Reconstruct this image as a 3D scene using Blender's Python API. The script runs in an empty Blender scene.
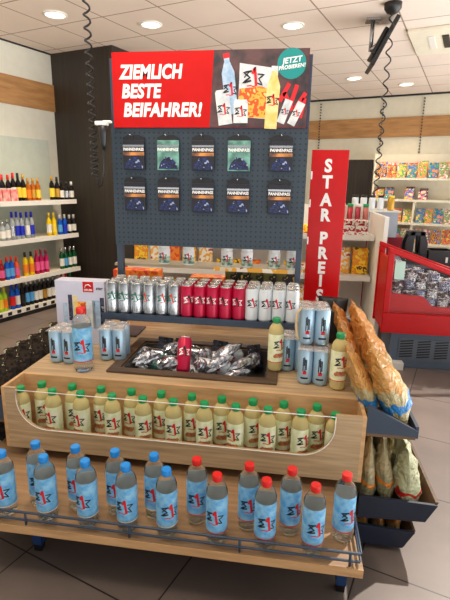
import bpy, math, random
from math import sin, cos, pi, radians as R
from mathutils import Vector, Matrix
random.seed(7)
SC = bpy.context.scene
COL = SC.collection

# ------------------------------------------------------------------ camera, light, exposure
PITCH, ROLL, YAW, FPX = .2484, .0176, -.1427, 462.4
f = Vector((sin(YAW)*cos(PITCH), cos(YAW)*cos(PITCH), -sin(PITCH)))
r = Vector((cos(YAW), -sin(YAW), 0)); u = r.cross(f)
rr = r*cos(ROLL)+u*sin(ROLL); uu = -r*sin(ROLL)+u*cos(ROLL)
cd = bpy.data.cameras.new('camera'); cam = bpy.data.objects.new('camera', cd); COL.objects.link(cam)
cam.matrix_world = Matrix(((rr.x, uu.x, -f.x, 0), (rr.y, uu.y, -f.y, 0), (rr.z, uu.z, -f.z, 1.45), (0, 0, 0, 1)))
cd.sensor_fit = 'VERTICAL'; cd.sensor_height = 24; cd.lens = 24*FPX/600; cd.clip_start = .05
SC.camera = cam

WORLD_GROUND, WORLD_SKY = 3.2, .5
W = bpy.data.worlds.new('world'); SC.world = W; W.use_nodes = True
wn = W.node_tree; wn.nodes.clear()
wo = wn.nodes.new('ShaderNodeOutputWorld'); wb = wn.nodes.new('ShaderNodeBackground')
# daylight outside the shop front: sky above, paving glow added below the horizon to brighten the ceiling, brighter on the sun's side
tcw = wn.nodes.new('ShaderNodeTexCoord'); sxyz = wn.nodes.new('ShaderNodeSeparateXYZ'); wn.links.new(tcw.outputs['Generated'], sxyz.inputs[0])
wr = wn.nodes.new('ShaderNodeMapRange'); wn.links.new(sxyz.outputs[2], wr.inputs[0])
wr.inputs[1].default_value = -.12; wr.inputs[2].default_value = .12; wr.inputs[3].default_value = WORLD_GROUND; wr.inputs[4].default_value = WORLD_SKY
wd = wn.nodes.new('ShaderNodeVectorMath'); wd.operation = 'DOT_PRODUCT'; wn.links.new(tcw.outputs['Generated'], wd.inputs[0]); wd.inputs[1].default_value = (.8, .6, 0)
wf = wn.nodes.new('ShaderNodeMapRange'); wn.links.new(wd.outputs['Value'], wf.inputs[0]); wf.inputs[1].default_value = -1; wf.inputs[2].default_value = 1; wf.inputs[3].default_value = .35; wf.inputs[4].default_value = 1.8
wm = wn.nodes.new('ShaderNodeMath'); wm.operation = 'MULTIPLY'; wn.links.new(wr.outputs[0], wm.inputs[0]); wn.links.new(wf.outputs[0], wm.inputs[1])
wb.inputs[0].default_value = (1, .99, .975, 1); wn.links.new(wm.outputs[0], wb.inputs[1])
wn.links.new(wb.outputs[0], wo.inputs[0])
sun_dir = Vector((.60, .80, 1.2)).normalized()            # towards the sun: behind the display, from the right
sl = bpy.data.lights.new('sun', 'SUN'); sl.energy = 3.9; sl.angle = R(.8); sl.color = (1, .93, .84)
so = bpy.data.objects.new('sun', sl); COL.objects.link(so)
so.rotation_euler = sun_dir.to_track_quat('Z', 'Y').to_euler()
SC.view_settings.view_transform = 'Standard'; SC.view_settings.look = 'None'
SC.view_settings.exposure = 0.0; SC.view_settings.gamma = 1; SC.view_settings.use_curve_mapping = False
LAMP_W = 14

# ------------------------------------------------------------------ helpers
def lin(c):
    return tuple(((x/255)/12.92 if x/255 <= .04045 else ((x/255+.055)/1.055)**2.4) for x in c)

def new_mat(name):
    m = bpy.data.materials.new(name); m.use_nodes = True
    nt = m.node_tree; return m, nt, nt.nodes['Principled BSDF']

def setp(b, **k):
    names = dict(rough='Roughness', metal='Metallic', trans='Transmission Weight', ior='IOR', coat='Coat Weight', spec='Specular IOR Level', alpha='Alpha')
    for a, v in k.items(): b.inputs[names[a]].default_value = v

def mat(name, rgb, var=.10, scale=12, rgb2=None, stretch=None, rng=(.35, .65), **k):
    """noise-varied surface; rgb in 0-255"""
    m, nt, b = new_mat(name)
    c1 = lin(rgb); c2 = lin(rgb2) if rgb2 else tuple(x*(1-var) for x in c1)
    tc = nt.nodes.new('ShaderNodeTexCoord'); n = nt.nodes.new('ShaderNodeTexNoise'); n.inputs['Scale'].default_value = scale
    n.inputs['Detail'].default_value = 3
    if stretch:
        mp = nt.nodes.new('ShaderNodeMapping'); mp.inputs['Scale'].default_value = stretch
        nt.links.new(tc.outputs['Object'], mp.inputs[0]); nt.links.new(mp.outputs[0], n.inputs['Vector'])
    else: nt.links.new(tc.outputs['Object'], n.inputs['Vector'])
    rp = nt.nodes.new('ShaderNodeValToRGB'); rp.color_ramp.elements[0].color = (*c1, 1); rp.color_ramp.elements[1].color = (*c2, 1)
    rp.color_ramp.elements[0].position, rp.color_ramp.elements[1].position = rng
    nt.links.new(n.outputs[0], rp.inputs[0]); nt.links.new(rp.outputs[0], b.inputs['Base Color'])
    k.setdefault('rough', .5); setp(b, **k)
    return m

def wood(name, a, b_, stretch=(2, 14, 14), rough=.5):
    return mat(name, a, rgb2=b_, scale=3, stretch=stretch, rng=(.3, .7), rough=rough)

def multi(name, cols, scale=20, stretch=None, **k):
    """printed picture: voronoi-free noise stepped through several colours"""
    m, nt, b = new_mat(name)
    tc = nt.nodes.new('ShaderNodeTexCoord'); n = nt.nodes.new('ShaderNodeTexNoise'); n.inputs['Scale'].default_value = scale; n.inputs['Detail'].default_value = 1.5
    mp = nt.nodes.new('ShaderNodeMapping'); mp.inputs['Scale'].default_value = stretch or (1, 1, 1)
    mp.inputs['Location'].default_value = (random.random()*9, random.random()*9, random.random()*9)
    nt.links.new(tc.outputs['Object'], mp.inputs[0]); nt.links.new(mp.outputs[0], n.inputs['Vector'])
    rp = nt.nodes.new('ShaderNodeValToRGB'); rp.color_ramp.interpolation = 'CONSTANT'
    e = rp.color_ramp.elements
    while len(e) < len(cols): e.new(.5)
    for i, c in enumerate(cols):
        e[i].position = 0 if i == 0 else .36+.3*(i-1)/max(1, len(cols)-2); e[i].color = (*lin(c), 1)
    nt.links.new(n.outputs[0], rp.inputs[0]); nt.links.new(rp.outputs[0], b.inputs['Base Color'])
    k.setdefault('rough', .45); setp(b, **k)
    return m

def grid_mat(name, base, line, sx, sy, ox, oy, w, rough=.5, var=.12, nscale=2.5, **k):
    """tile grid in object x/y"""
    m, nt, b = new_mat(name); N = nt.nodes; L = nt.links
    tc = N.new('ShaderNodeTexCoord'); sp = N.new('ShaderNodeSeparateXYZ'); L.new(tc.outputs['Object'], sp.inputs[0])
    def mth(op, a, bb=None):
        n = N.new('ShaderNodeMath'); n.operation = op
        for i, v in enumerate((a, bb)):
            if v is None: continue
            if isinstance(v, (int, float)): n.inputs[i].default_value = v
            else: L.new(v, n.inputs[i])
        return n.outputs[0]
    outs = []
    for ax, s, o in ((0, sx, ox), (1, sy, oy)):
        t = mth('FRACT', mth('DIVIDE', mth('SUBTRACT', sp.outputs[ax], o-50*s), s))
        d = mth('ABSOLUTE', mth('SUBTRACT', t, .5))
        outs.append(mth('GREATER_THAN', d, .5-w/s/2))
    msk = mth('MAXIMUM', outs[0], outs[1])
    n = N.new('ShaderNodeTexNoise'); n.inputs['Scale'].default_value = nscale; n.inputs['Detail'].default_value = 5; L.new(tc.outputs['Object'], n.inputs['Vector'])
    rp = N.new('ShaderNodeValToRGB'); c = lin(base); rp.color_ramp.elements[0].color = (*c, 1); rp.color_ramp.elements[1].color = (*[x*(1-var) for x in c], 1)
    rp.color_ramp.elements[0].position = .35; rp.color_ramp.elements[1].position = .65
    L.new(n.outputs[0], rp.inputs[0])
    mx = N.new('ShaderNodeMix'); mx.data_type = 'RGBA'; L.new(msk, mx.inputs[0]); L.new(rp.outputs[0], mx.inputs[6]); mx.inputs[7].default_value = (*lin(line), 1)
    L.new(mx.outputs[2], b.inputs['Base Color']); setp(b, rough=rough, **k)
    return m

def holes_mat(name, base, hole, s, rad, axes=(0, 2)):
    m, nt, b = new_mat(name); N = nt.nodes; L = nt.links
    tc = N.new('ShaderNodeTexCoord'); sp = N.new('ShaderNodeSeparateXYZ'); L.new(tc.outputs['Object'], sp.inputs[0])
    def mth(op, a, bb=None):
        n = N.new('ShaderNodeMath'); n.operation = op
        for i, v in enumerate((a, bb)):
            if v is None: continue
            if isinstance(v, (int, float)): n.inputs[i].default_value = v
            else: L.new(v, n.inputs[i])
        return n.outputs[0]
    q = []
    for ax in axes:
        t = mth('SUBTRACT', mth('FRACT', mth('DIVIDE', mth('ADD', sp.outputs[ax], 50*s), s)), .5); q.append(mth('MULTIPLY', t, t))
    msk = mth('LESS_THAN', mth('ADD', q[0], q[1]), (rad/s)**2)
    n = N.new('ShaderNodeTexNoise'); n.inputs['Scale'].default_value = 6; L.new(tc.outputs['Object'], n.inputs['Vector'])
    rp = N.new('ShaderNodeValToRGB'); c = lin(base); rp.color_ramp.elements[0].color = (*c, 1); rp.color_ramp.elements[1].color = (*[x*.85 for x in c], 1); L.new(n.outputs[0], rp.inputs[0])
    mx = N.new('ShaderNodeMix'); mx.data_type = 'RGBA'; L.new(msk, mx.inputs[0]); L.new(rp.outputs[0], mx.inputs[6]); mx.inputs[7].default_value = (*lin(hole), 1)
    L.new(mx.outputs[2], b.inputs['Base Color']); setp(b, rough=.45)
    return m

class MB:
    """mesh builder"""
    def __init__(s): s.v = []; s.f = []; s.m = []; s.sm = []
    def add(s, vs, fs, mi=0, smooth=False, M=None):
        o = len(s.v)
        s.v += [tuple(M @ Vector(p)) if M else tuple(p) for p in vs]
        for q in fs: s.f.append(tuple(o+i for i in q)); s.m.append(mi); s.sm.append(smooth)
        return s
    def box(s, x0, x1, y0, y1, z0, z1, mi=0, M=None):
        vs = [(x, y, z) for x in (x0, x1) for y in (y0, y1) for z in (z0, z1)]
        return s.add(vs, [(0, 1, 3, 2), (4, 6, 7, 5), (0, 4, 5, 1), (2, 3, 7, 6), (0, 2, 6, 4), (1, 5, 7, 3)], mi, False, M)
    def lathe(s, prof, n=24, mi=0, cap=True, M=None, smooth=True, ridges=None):
        vs = []; fs = []
        for j, (rad, z) in enumerate(prof):
            for i in range(n):
                a = 2*pi*i/n; q = rad
                if ridges and ridges[0] <= j <= ridges[1] and i % 2: q = rad*.93
                vs.append((q*cos(a), q*sin(a), z))
        for j in range(len(prof)-1):
            for i in range(n): fs.append((j*n+i, j*n+(i+1) % n, (j+1)*n+(i+1) % n, (j+1)*n+i))
        s.add(vs, fs, mi, smooth, M)
        if cap:
            o = len(s.v)-len(vs)
            s.f.append(tuple(o+i for i in reversed(range(n)))); s.m.append(mi); s.sm.append(False)
            s.f.append(tuple(o+(len(prof)-1)*n+i for i in range(n))); s.m.append(mi); s.sm.append(False)
        return s
    def prism(s, poly, y0, y1, mi=0, M=None):
        """poly in x,z extruded along y"""
        n = len(poly); vs = [(x, y0, z) for x, z in poly]+[(x, y1, z) for x, z in poly]
        fs = [tuple(range(n)), tuple(reversed(range(n, 2*n)))]+[(i, n+i, n+(i+1) % n, (i+1) % n) for i in range(n)]
        return s.add(vs, fs, mi, False, M)
    def tube(s, pts, rad, n=6, mi=0):
        P = [Vector(p) for p in pts]; vs = []; fs = []; up = Vector((.31, .17, .93)).normalized()
        for i, p in enumerate(P):
            d = (P[min(i+1, len(P)-1)]-P[max(i-1, 0)]).normalized()
            a = d.cross(up)
            if a.length < .05: a = d.cross(Vector((1, 0, 0)))
            a.normalize(); b = d.cross(a)
            q = rad(i/(len(P)-1)) if callable(rad) else rad
            for k in range(n): t = 2*pi*k/n; vs.append(tuple(p+a*q*cos(t)+b*q*sin(t)))
        for i in range(len(P)-1):
            for k in range(n): fs.append((i*n+k, i*n+(k+1) % n, (i+1)*n+(k+1) % n, (i+1)*n+k))
        fs.append(tuple(reversed(range(n)))); fs.append(tuple((len(P)-1)*n+k for k in range(n)))
        return s.add(vs, fs, mi, True)
    def poly(s, pts, mi=0, M=None): return s.add(pts, [tuple(range(len(pts)))], mi, False, M)
    def build(s, name, mats, parent=None, bevel=0):
        me = bpy.data.meshes.new(name); me.from_pydata(s.v, [], s.f)
        for m in (mats if isinstance(mats, (list, tuple)) else [mats]): me.materials.append(m)
        me.polygons.foreach_set('material_index', s.m); me.polygons.foreach_set('use_smooth', s.sm); me.update()
        o = bpy.data.objects.new(name, me); COL.objects.link(o)
        if parent: o.parent = parent
        if bevel:
            b = o.modifiers.new('bevel', 'BEVEL'); b.width = bevel; b.segments = 2; b.limit_method = 'ANGLE'
        return o

def box(name, m, x0, x1, y0, y1, z0, z1, parent=None, bevel=0): return MB().box(x0, x1, y0, y1, z0, z1).build(name, m, parent, bevel)
def tag(o, label, cat=None, group=None, kind=None):
    if label: o['label'] = label
    if cat: o['category'] = cat
    if group: o['group'] = group
    if kind: o['kind'] = kind
    return o
def thing(name, label, cat, loc=(0, 0, 0), rz=0, group=None):
    o = bpy.data.objects.new(name, None); COL.objects.link(o); o.empty_display_size = .05
    o.location = loc; o.rotation_euler = (0, 0, rz); return tag(o, label, cat, group)
CH = {}
def kids(o):
    return [c for c in bpy.data.objects if c.parent == o]
def dup(o, loc, rot=None, label=None, group=None, cat=None, scale=None, matmap=None):
    if o.name not in CH: CH[o.name] = [(c, [g for g in kids(c)]) for c in kids(o)]
    n = o.copy(); COL.objects.link(n); n.location = loc
    if rot is not None: n.rotation_euler = rot if isinstance(rot, tuple) else (0, 0, rot)
    if scale: n.scale = (scale,)*3
    if label: n['label'] = label
    if group: n['group'] = group
    if cat: n['category'] = cat
    def fix(c):
        if matmap:
            for s in c.material_slots:
                if s.material and s.material.name in matmap:
                    nm_ = s.material.name; s.link = 'OBJECT'; s.material = matmap[nm_]
    for c, gs in CH[o.name]:
        d = c.copy(); COL.objects.link(d); d.parent = n; fix(d)
        for g in gs: e = g.copy(); COL.objects.link(e); e.parent = d; fix(e)
    return n
def remove(o):
    for c in kids(o):
        for g in kids(c): bpy.data.objects.remove(g)
        bpy.data.objects.remove(c)
    bpy.data.objects.remove(o)
ORD = ['first', 'second', 'third', 'fourth', 'fifth', 'sixth', 'seventh', 'eighth', 'ninth', 'tenth', 'eleventh', 'twelfth', 'thirteenth', 'fourteenth', 'fifteenth', 'sixteenth', 'seventeenth', 'eighteenth', 'nineteenth', 'twentieth']
def nth(i, n=None, side='left'):
    if i == 0: return 'leftmost'
    if n and i == n-1: return 'rightmost'
    return ORD[i]+' from the left'

def text_mesh(name, s, size, m, parent=None, loc=(0, 0, 0), shear=0, extrude=.0008, bold=.0, spacing=1.0, align='LEFT', wrap_r=None, sx=1.0, rotz=0, tilt=0):
    c = bpy.data.curves.new(name, 'FONT'); c.body = s; c.size = size; c.shear = shear; c.extrude = extrude; c.offset = bold; c.space_character = spacing; c.align_x = align
    c.resolution_u = 3
    t = bpy.data.objects.new(name, c); COL.objects.link(t)
    bpy.context.view_layer.update()
    me = bpy.data.meshes.new_from_object(t); bpy.data.objects.remove(t)
    for v in me.vertices:
        x, y, z = v.co; x *= sx
        if tilt: x, y = x*cos(tilt)-y*sin(tilt), x*sin(tilt)+y*cos(tilt)
        if wrap_r: a = x/wrap_r; q = wrap_r+z; v.co = (q*sin(a), -q*cos(a), y)
        else: v.co = (x, -z, y)
    me.materials.clear(); me.materials.append(m)
    o = bpy.data.objects.new(name, me); COL.objects.link(o); o.location = loc; o.rotation_euler = (0, 0, rotz)
    if parent: o.parent = parent
    return o

# ------------------------------------------------------------------ materials
M_ceil = grid_mat('ceiling_tiles', (238, 222, 208), (160, 138, 122), .6, .6, -.73, 3.6, .014, rough=.9, var=.05)
M_floor = grid_mat('stone_floor_tiles', (126, 112, 104), (40, 36, 34), .597, .575, -.207, 1.022, .006, rough=.38, var=.22, nscale=3)
M_wall = mat('cream_paint', (226, 219, 196), .05, rough=.8)
M_wallL = mat('white_paint', (222, 219, 202), .05, rough=.8)
M_band = wood('band_wood', (192, 142, 86), (158, 112, 64), (1.2, 1.2, 8))
M_dark = wood('dark_panel_wood', (52, 44, 36), (36, 30, 26), (14, 14, .7), .45)
M_wood = wood('oak_laminate', (200, 170, 130), (160, 132, 98), (1.2, 22, 22))
M_woodE = wood('oak_edge', (216, 172, 122), (184, 142, 96))
M_brown = wood('brown_wood', (112, 84, 58), (82, 62, 44))
M_navy = mat('navy_steel', (52, 66, 84), .12, rough=.42)
M_navyD = mat('dark_navy_board', (28, 38, 58), .15, rough=.45)
M_slate = holes_mat('pegboard_steel', (46, 61, 73), (18, 22, 28), .0254, .0045)
M_white = mat('white_enamel', (236, 234, 226), .04, rough=.4)
M_cream = mat('cream_enamel', (238, 230, 208), .05, rough=.5)
M_black = mat('black_plastic', (20, 20, 22), .2, rough=.4)
M_grey = mat('grey_steel', (96, 104, 116), .1, rough=.45)
M_chrome = mat('brushed_metal', (190, 192, 196), .08, rough=.25, metal=.95)
M_red = mat('red_paint', (196, 6, 12), .08, rough=.4, spec=.3)
M_redcap = mat('red_cap_plastic', (222, 34, 26), .06, rough=.35)
M_bluecap = mat('blue_cap_plastic', (30, 140, 224), .06, rough=.35)
M_greencap = mat('green_cap_plastic', (6, 150, 84), .06, rough=.35)
M_ink = mat('black_ink', (16, 18, 24), .1, rough=.5)
M_inkred = mat('red_ink', (214, 22, 34), .05, rough=.5)
M_inkgreen = mat('green_ink', (10, 110, 84), .05, rough=.5)
M_inkwhite = mat('white_ink', (244, 242, 238), .03, rough=.5)
M_teal = mat('teal_print', (0, 138, 134), .06, rough=.5)
M_water = mat('clear_water_bottle', (236, 242, 244), .02, rough=.04, trans=.97, ior=1.14)
M_juice = mat('pale_yellow_drink', (246, 228, 160), .06, rough=.1, trans=.45, ior=1.15)
M_bottlepink = mat('pale_peach_drink', (226, 178, 150), .04, rough=.08, trans=.75, ior=1.18)
M_lblue = mat('light_blue_label', (84, 164, 220), rgb2=(150, 206, 236), scale=38, rough=.45)
M_lgreen = mat('cream_green_label', (248, 246, 222), rgb2=(222, 228, 170), scale=30, rough=.45)
M_lfruit = mat('fruit_print', (170, 84, 60), rgb2=(210, 150, 90), scale=60, rough=.5)
M_acryl = mat('clear_acrylic', (250, 252, 250), .01, rough=.02, trans=1.0, ior=1.03, alpha=.35)
M_silver = mat('silver_can', (200, 204, 208), .25, scale=30, rough=.22, metal=.9)
M_whitecan = mat('white_can', (226, 232, 236), .05, rough=.35, metal=.2)
M_bluecan = mat('pale_blue_can', (168, 198, 218), .12, rough=.32, metal=.45)
M_redcan = mat('red_can', (190, 12, 62), .08, rough=.3, metal=.3)
M_lid = mat('can_lid_metal', (214, 214, 210), .1, rough=.25, metal=.9)
M_film = mat('shrink_film', (226, 214, 208), .1, scale=60, rough=.15, alpha=.35)
M_foil = mat('crumpled_foil', (214, 214, 218), rgb2=(120, 122, 130), scale=55, rough=.22, metal=.85)
M_dpack = multi('dark_wrapper', [(24, 26, 40), (60, 62, 84), (20, 20, 26), (150, 150, 160)], 40)
M_jar = mat('white_jar', (250, 250, 248), .03, rough=.4)
M_tile_dark = M_navyD

# ------------------------------------------------------------------ room frame
WY = .3309
def rm(x, y, z=0): return Vector((x*cos(WY)+y*sin(WY), -x*sin(WY)+y*cos(WY), z))
def room(o): o.rotation_euler = (0, 0, -WY); return o
def rbox(name, m, *a, **k): return room(box(name, m, *a, **k))
def struct(o): o['kind'] = 'structure'; return o
HC = 2.87
struct(rbox('floor', M_floor, -4.62, .9, -1.6, 8.6, -.08, 0))
struct(rbox('ceiling', M_ceil, -4.62, .35, -.6, 8.6, HC, HC+.06))
struct(rbox('wall_left', M_wallL, -4.62, -4.56, -.6, 8.6, 0, HC))
struct(rbox('wall_back', M_wall, -4.56, 3.2, 8.43, 8.49, 0, HC))
struct(rbox('wall_column', M_dark, -4.56, -3.64, 4.32, 4.95, 0, HC))
struct(rbox('trim_1', M_band, -4.56, -4.54, -.6, 4.32, 2.235, 2.53))
struct(rbox('trim_2', M_band, -4.5, 3.2, 8.40, 8.43, 2.225, 2.53))
struct(rbox('trim_3', M_black, -4.56, 3.2, 8.40, 8.43, 2.845, 2.87))
struct(rbox('trim_4', M_black, -4.56, -4.545, -.6, 4.32, 2.855, 2.87))
dr = struct(rbox('door_1', M_dark, -2.02, -1.53, 8.37, 8.43, 0, 1.87))
h = box('door_handle', M_chrome, -1.63, -1.6, 8.33, 8.37, .95, 1.1, dr); h['label'] = 'small metal handle'
# slotted uprights on the back wall
mslot = MB()
for uu_ in (-2.5, -1.45, -.83):
    for k in range(34): mslot.box(uu_-.008, uu_+.008, 8.39, 8.43, 1.3+k*.045, 1.32+k*.045)
o = struct(room(mslot.build('trim_5', M_black)))

# ceiling lamps
lamp_root = None
for i, (a, b, why) in enumerate([(-3.465, 3.369, 'leftmost, above the spirits shelf'), (-2.843, 3.938, 'above the left end of the red header sign'), (-1.652, 4.501, 'above the right end of the red header sign'), (-1.62, 6.917, 'below the hanging monitor'), (-1.026, 7.588, 'furthest to the right near the back wall')]):
    if i == 0:
        t = thing('ceiling_spotlight', '', 'ceiling light', rm(a, b, HC), -WY)
        MB().lathe([(.105, -.001), (.105, -.012), (.085, -.014), (.085, -.004)], 28, cap=False).build('rim', M_white, t)
        md, nt, bb = new_mat('lamp_glow'); bb.inputs['Base Color'].default_value = (1, .9, .75, 1)
        bb.inputs['Emission Color'].default_value = (1, .9, .72, 1); bb.inputs['Emission Strength'].default_value = 6
        MB().lathe([(.084, -.004), (.084, -.006)], 28).build('diffuser', md, t)
        lamp_root = t
    else: t = dup(lamp_root, rm(a, b, HC), -WY)
    t['label'] = 'round recessed ceiling spotlight, ' + why; t['group'] = 'recessed ceiling spotlights'
    ld = bpy.data.lights.new('spot_light', 'SPOT'); ld.energy = LAMP_W*6.5; ld.spot_size = R(120); ld.spot_blend = .8; ld.shadow_soft_size = .08; ld.color = (1, .84, .64)
    lo = bpy.data.objects.new('spot_light', ld); COL.objects.link(lo); lo.location = rm(a, b, HC-.03)
for a, b in [(-3.4, 1.4), (-1.4, 1.4), (-2.4, -.2), (-.6, .2), (-3.0, 6.0)]:      # unseen fill lamps added to brighten the interior, without fixtures
    ld = bpy.data.lights.new('fill_light', 'AREA'); ld.energy = LAMP_W; ld.size = .3; ld.color = (1, .88, .72)
    lo = bpy.data.objects.new('fill_light', ld); COL.objects.link(lo); lo.location = rm(a, b, HC-.03)

# air conditioning cassette
t = thing('ceiling_air_vent', 'beige square air conditioning cassette in the ceiling, upper right', 'air vent', rm(-.3, 5.5, HC), -WY)
box('panel', M_cream, -.42, .42, -.45, .45, -.03, -.001, t, .006)
for k in range(4): box('slot', [M_white, M_black, M_grey, M_black][k], -.26+k*.13, -.2+k*.13, -.25, .2, -.036, -.03, t)

# hanging monitor, seen almost edge on
t = thing('hanging_monitor', 'dark flat monitor hanging tilted from a ceiling bracket', 'monitor', (.60, 4.7, 2.87))
box('ceiling_plate', M_chrome, -.06, .06, -.06, .06, -.02, -.001, t)
MB().tube([(0, 0, -.01), (0, 0, -.26)], .018, 8).build('pole', M_chrome, t)
Mm = Matrix.Translation((.095, 0, -.215)) @ Matrix.Rotation(R(-64), 4, 'Y')
MB().box(-.215, .215, -.17, .17, -.018, .018, 0, Mm).build('screen_casing', M_black, t, .004)
MB().box(-.13, .11, -.13, .13, .018, .055, 0, Mm).build('rear_housing', M_black, t, .01)
MB().box(-.205, .205, -.16, .16, -.0195, -.018, 0, Mm).build('screen', mat('dark_glass', (34, 34, 38), .1, rough=.1), t)
MB().tube([(0, 0, -.25), (.05, 0, -.215)], .022, 8).build('hinge', M_chrome, t)

# coiled cables
def coil(p0, p1, rad, pitch0, pitch1, out):
    d = Vector(p1)-Vector(p0); L = d.length; z = 0; ph = 0; pts = []
    while z < L:
        t_ = z/L; pt = pitch0+(pitch1-pitch0)*t_
        q = Vector(p0)+d*t_; pts.append((q.x+rad*cos(ph), q.y+rad*sin(ph), q.z)); ph += 2*pi/9; z += pt/9
    out += pts
t = thing('coiled_cable', 'black coiled cable hanging from the ceiling beside the red header sign', 'cable', (-1.01, 2.30, HC))
pts = []; coil((0, 0, 0), (.006, 0, -1.40), .015, .085, .026, pts)
pts += [(.01, 0, -1.425), (.024, 0, -1.455), (.042, -.005, -1.44), (.052, -.005, -1.38), (.056, -.005, -1.30), (.060, -.005, -1.25)]
MB().tube(pts, .0052, 5).build('coil', M_black, t)
box('ceiling_mount', M_black, -.03, .03, -.03, .03, -.02, -.001, t)
t2 = thing('hand_scanner', 'black handset with white head hooked beside the pegboard', 'scanner', (-.95, 2.295, 1.585))
MB().lathe([(.006, .01), (.014, .04), (.02, .09), (.026, .125)], 14).build('grip', M_black, t2)
MB().box(-.034, .022, -.025, .025, .125, .146).box(.0, .045, -.014, .014, .137, .15).build('head', M_white, t2, .006)
t = thing('coiled_cable', 'thin wavy coiled cable hanging from the ceiling near the monitor', 'cable', (.70, 4.33, HC))
pts = []; coil((0, 0, -.05), (.0, 0, -1.5), .022, .13, .085, pts)
MB().tube(pts, .006, 5).build('coil', M_black, t)
MB().lathe([(.07, -.001), (.068, -.04), (.045, -.07), (.01, -.085)], 18).build('ceiling_mount', M_black, t)

# ------------------------------------------------------------------ spirits shelves on the left wall
US = -4.15
t = thing('wall_shelf_unit', 'white wall shelves of bottles along the left wall', 'shelves'); room(t)
M_slat = mat('grey_green_backboard', (196, 204, 190), .06, rough=.7)
box('back_panel', M_slat, -4.56, -4.535, 1.9, 4.17, .05, 1.9, t)
box('kick_plate', M_black, -4.53, US, 1.9, 4.17, 0, .075, t)
ZSH = [.092, .42, .828, 1.222]
for k, z in enumerate(ZSH):
    s_ = box('shelf_board', M_cream, -4.535, US, 1.9, 4.17, z-.03, z, t)
    pr = MB().box(US, US+.012, 1.9, 4.17, z-.042, z+.008, 0)
    if k == 0:
        for q in range(20): pr.box(US+.012, US+.014, 1.95+q*.115, 2.0+q*.115, z-.035, z+.0, 1)
    pr.build('price_rail', [M_white, M_black], s_)

def wine_bottle(h, rad, glass, label, cap, labcol=None, tall=.35):
    t = thing('spirits_bottle', '', 'bottle')
    k = rad
    MB().lathe([(k*.9, 0), (k, .006), (k, h*.60), (k*.82, h*.69), (k*.45, h*.77), (k*.4, h*.9)], 12).build('glass_body', glass, t)
    MB().lathe([(k*1.03, h*.14), (k*1.03, h*.5)], 12, cap=False).build('paper_label', label, t)
    MB().lathe([(k*.48, h*.80), (k*.46, h)], 10).build('cap', cap, t)
    return t
def glassm(n, c, tr=.0): return mat(n, c, .15, rough=.12, trans=tr, ior=1.3)
G = dict(clear=glassm('clear_spirit_glass', (214, 222, 226), .5), dark=glassm('dark_glass_bottle', (26, 20, 20)), amber=glassm('amber_spirit', (196, 106, 24), .15),
         yellow=glassm('yellow_spirit', (242, 206, 20)), blue=glassm('blue_spirit', (20, 86, 196)), green=glassm('green_glass', (10, 84, 44)),
         magenta=glassm('magenta_spirit', (176, 16, 84)), orange=glassm('orange_spirit', (222, 84, 36)), red=glassm('red_spirit', (150, 22, 26)), lime=glassm('lime_drink', (168, 206, 50)))
K = dict(white=M_white, red=M_redcap, blue=mat('royal_blue', (14, 38, 190), .05, rough=.4), black=M_black, gold=mat('gold_foil', (206, 158, 60), .08, rough=.35, metal=.5), yellow=mat('yellow_paper', (246, 214, 60), .05),
         pink=mat('pink_paper', (232, 90, 150), .1), silver=M_silver, orange=mat('orange_print', (240, 130, 24), .1), sky=mat('sky_print', (90, 170, 230), .1), green=M_greencap)
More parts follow.
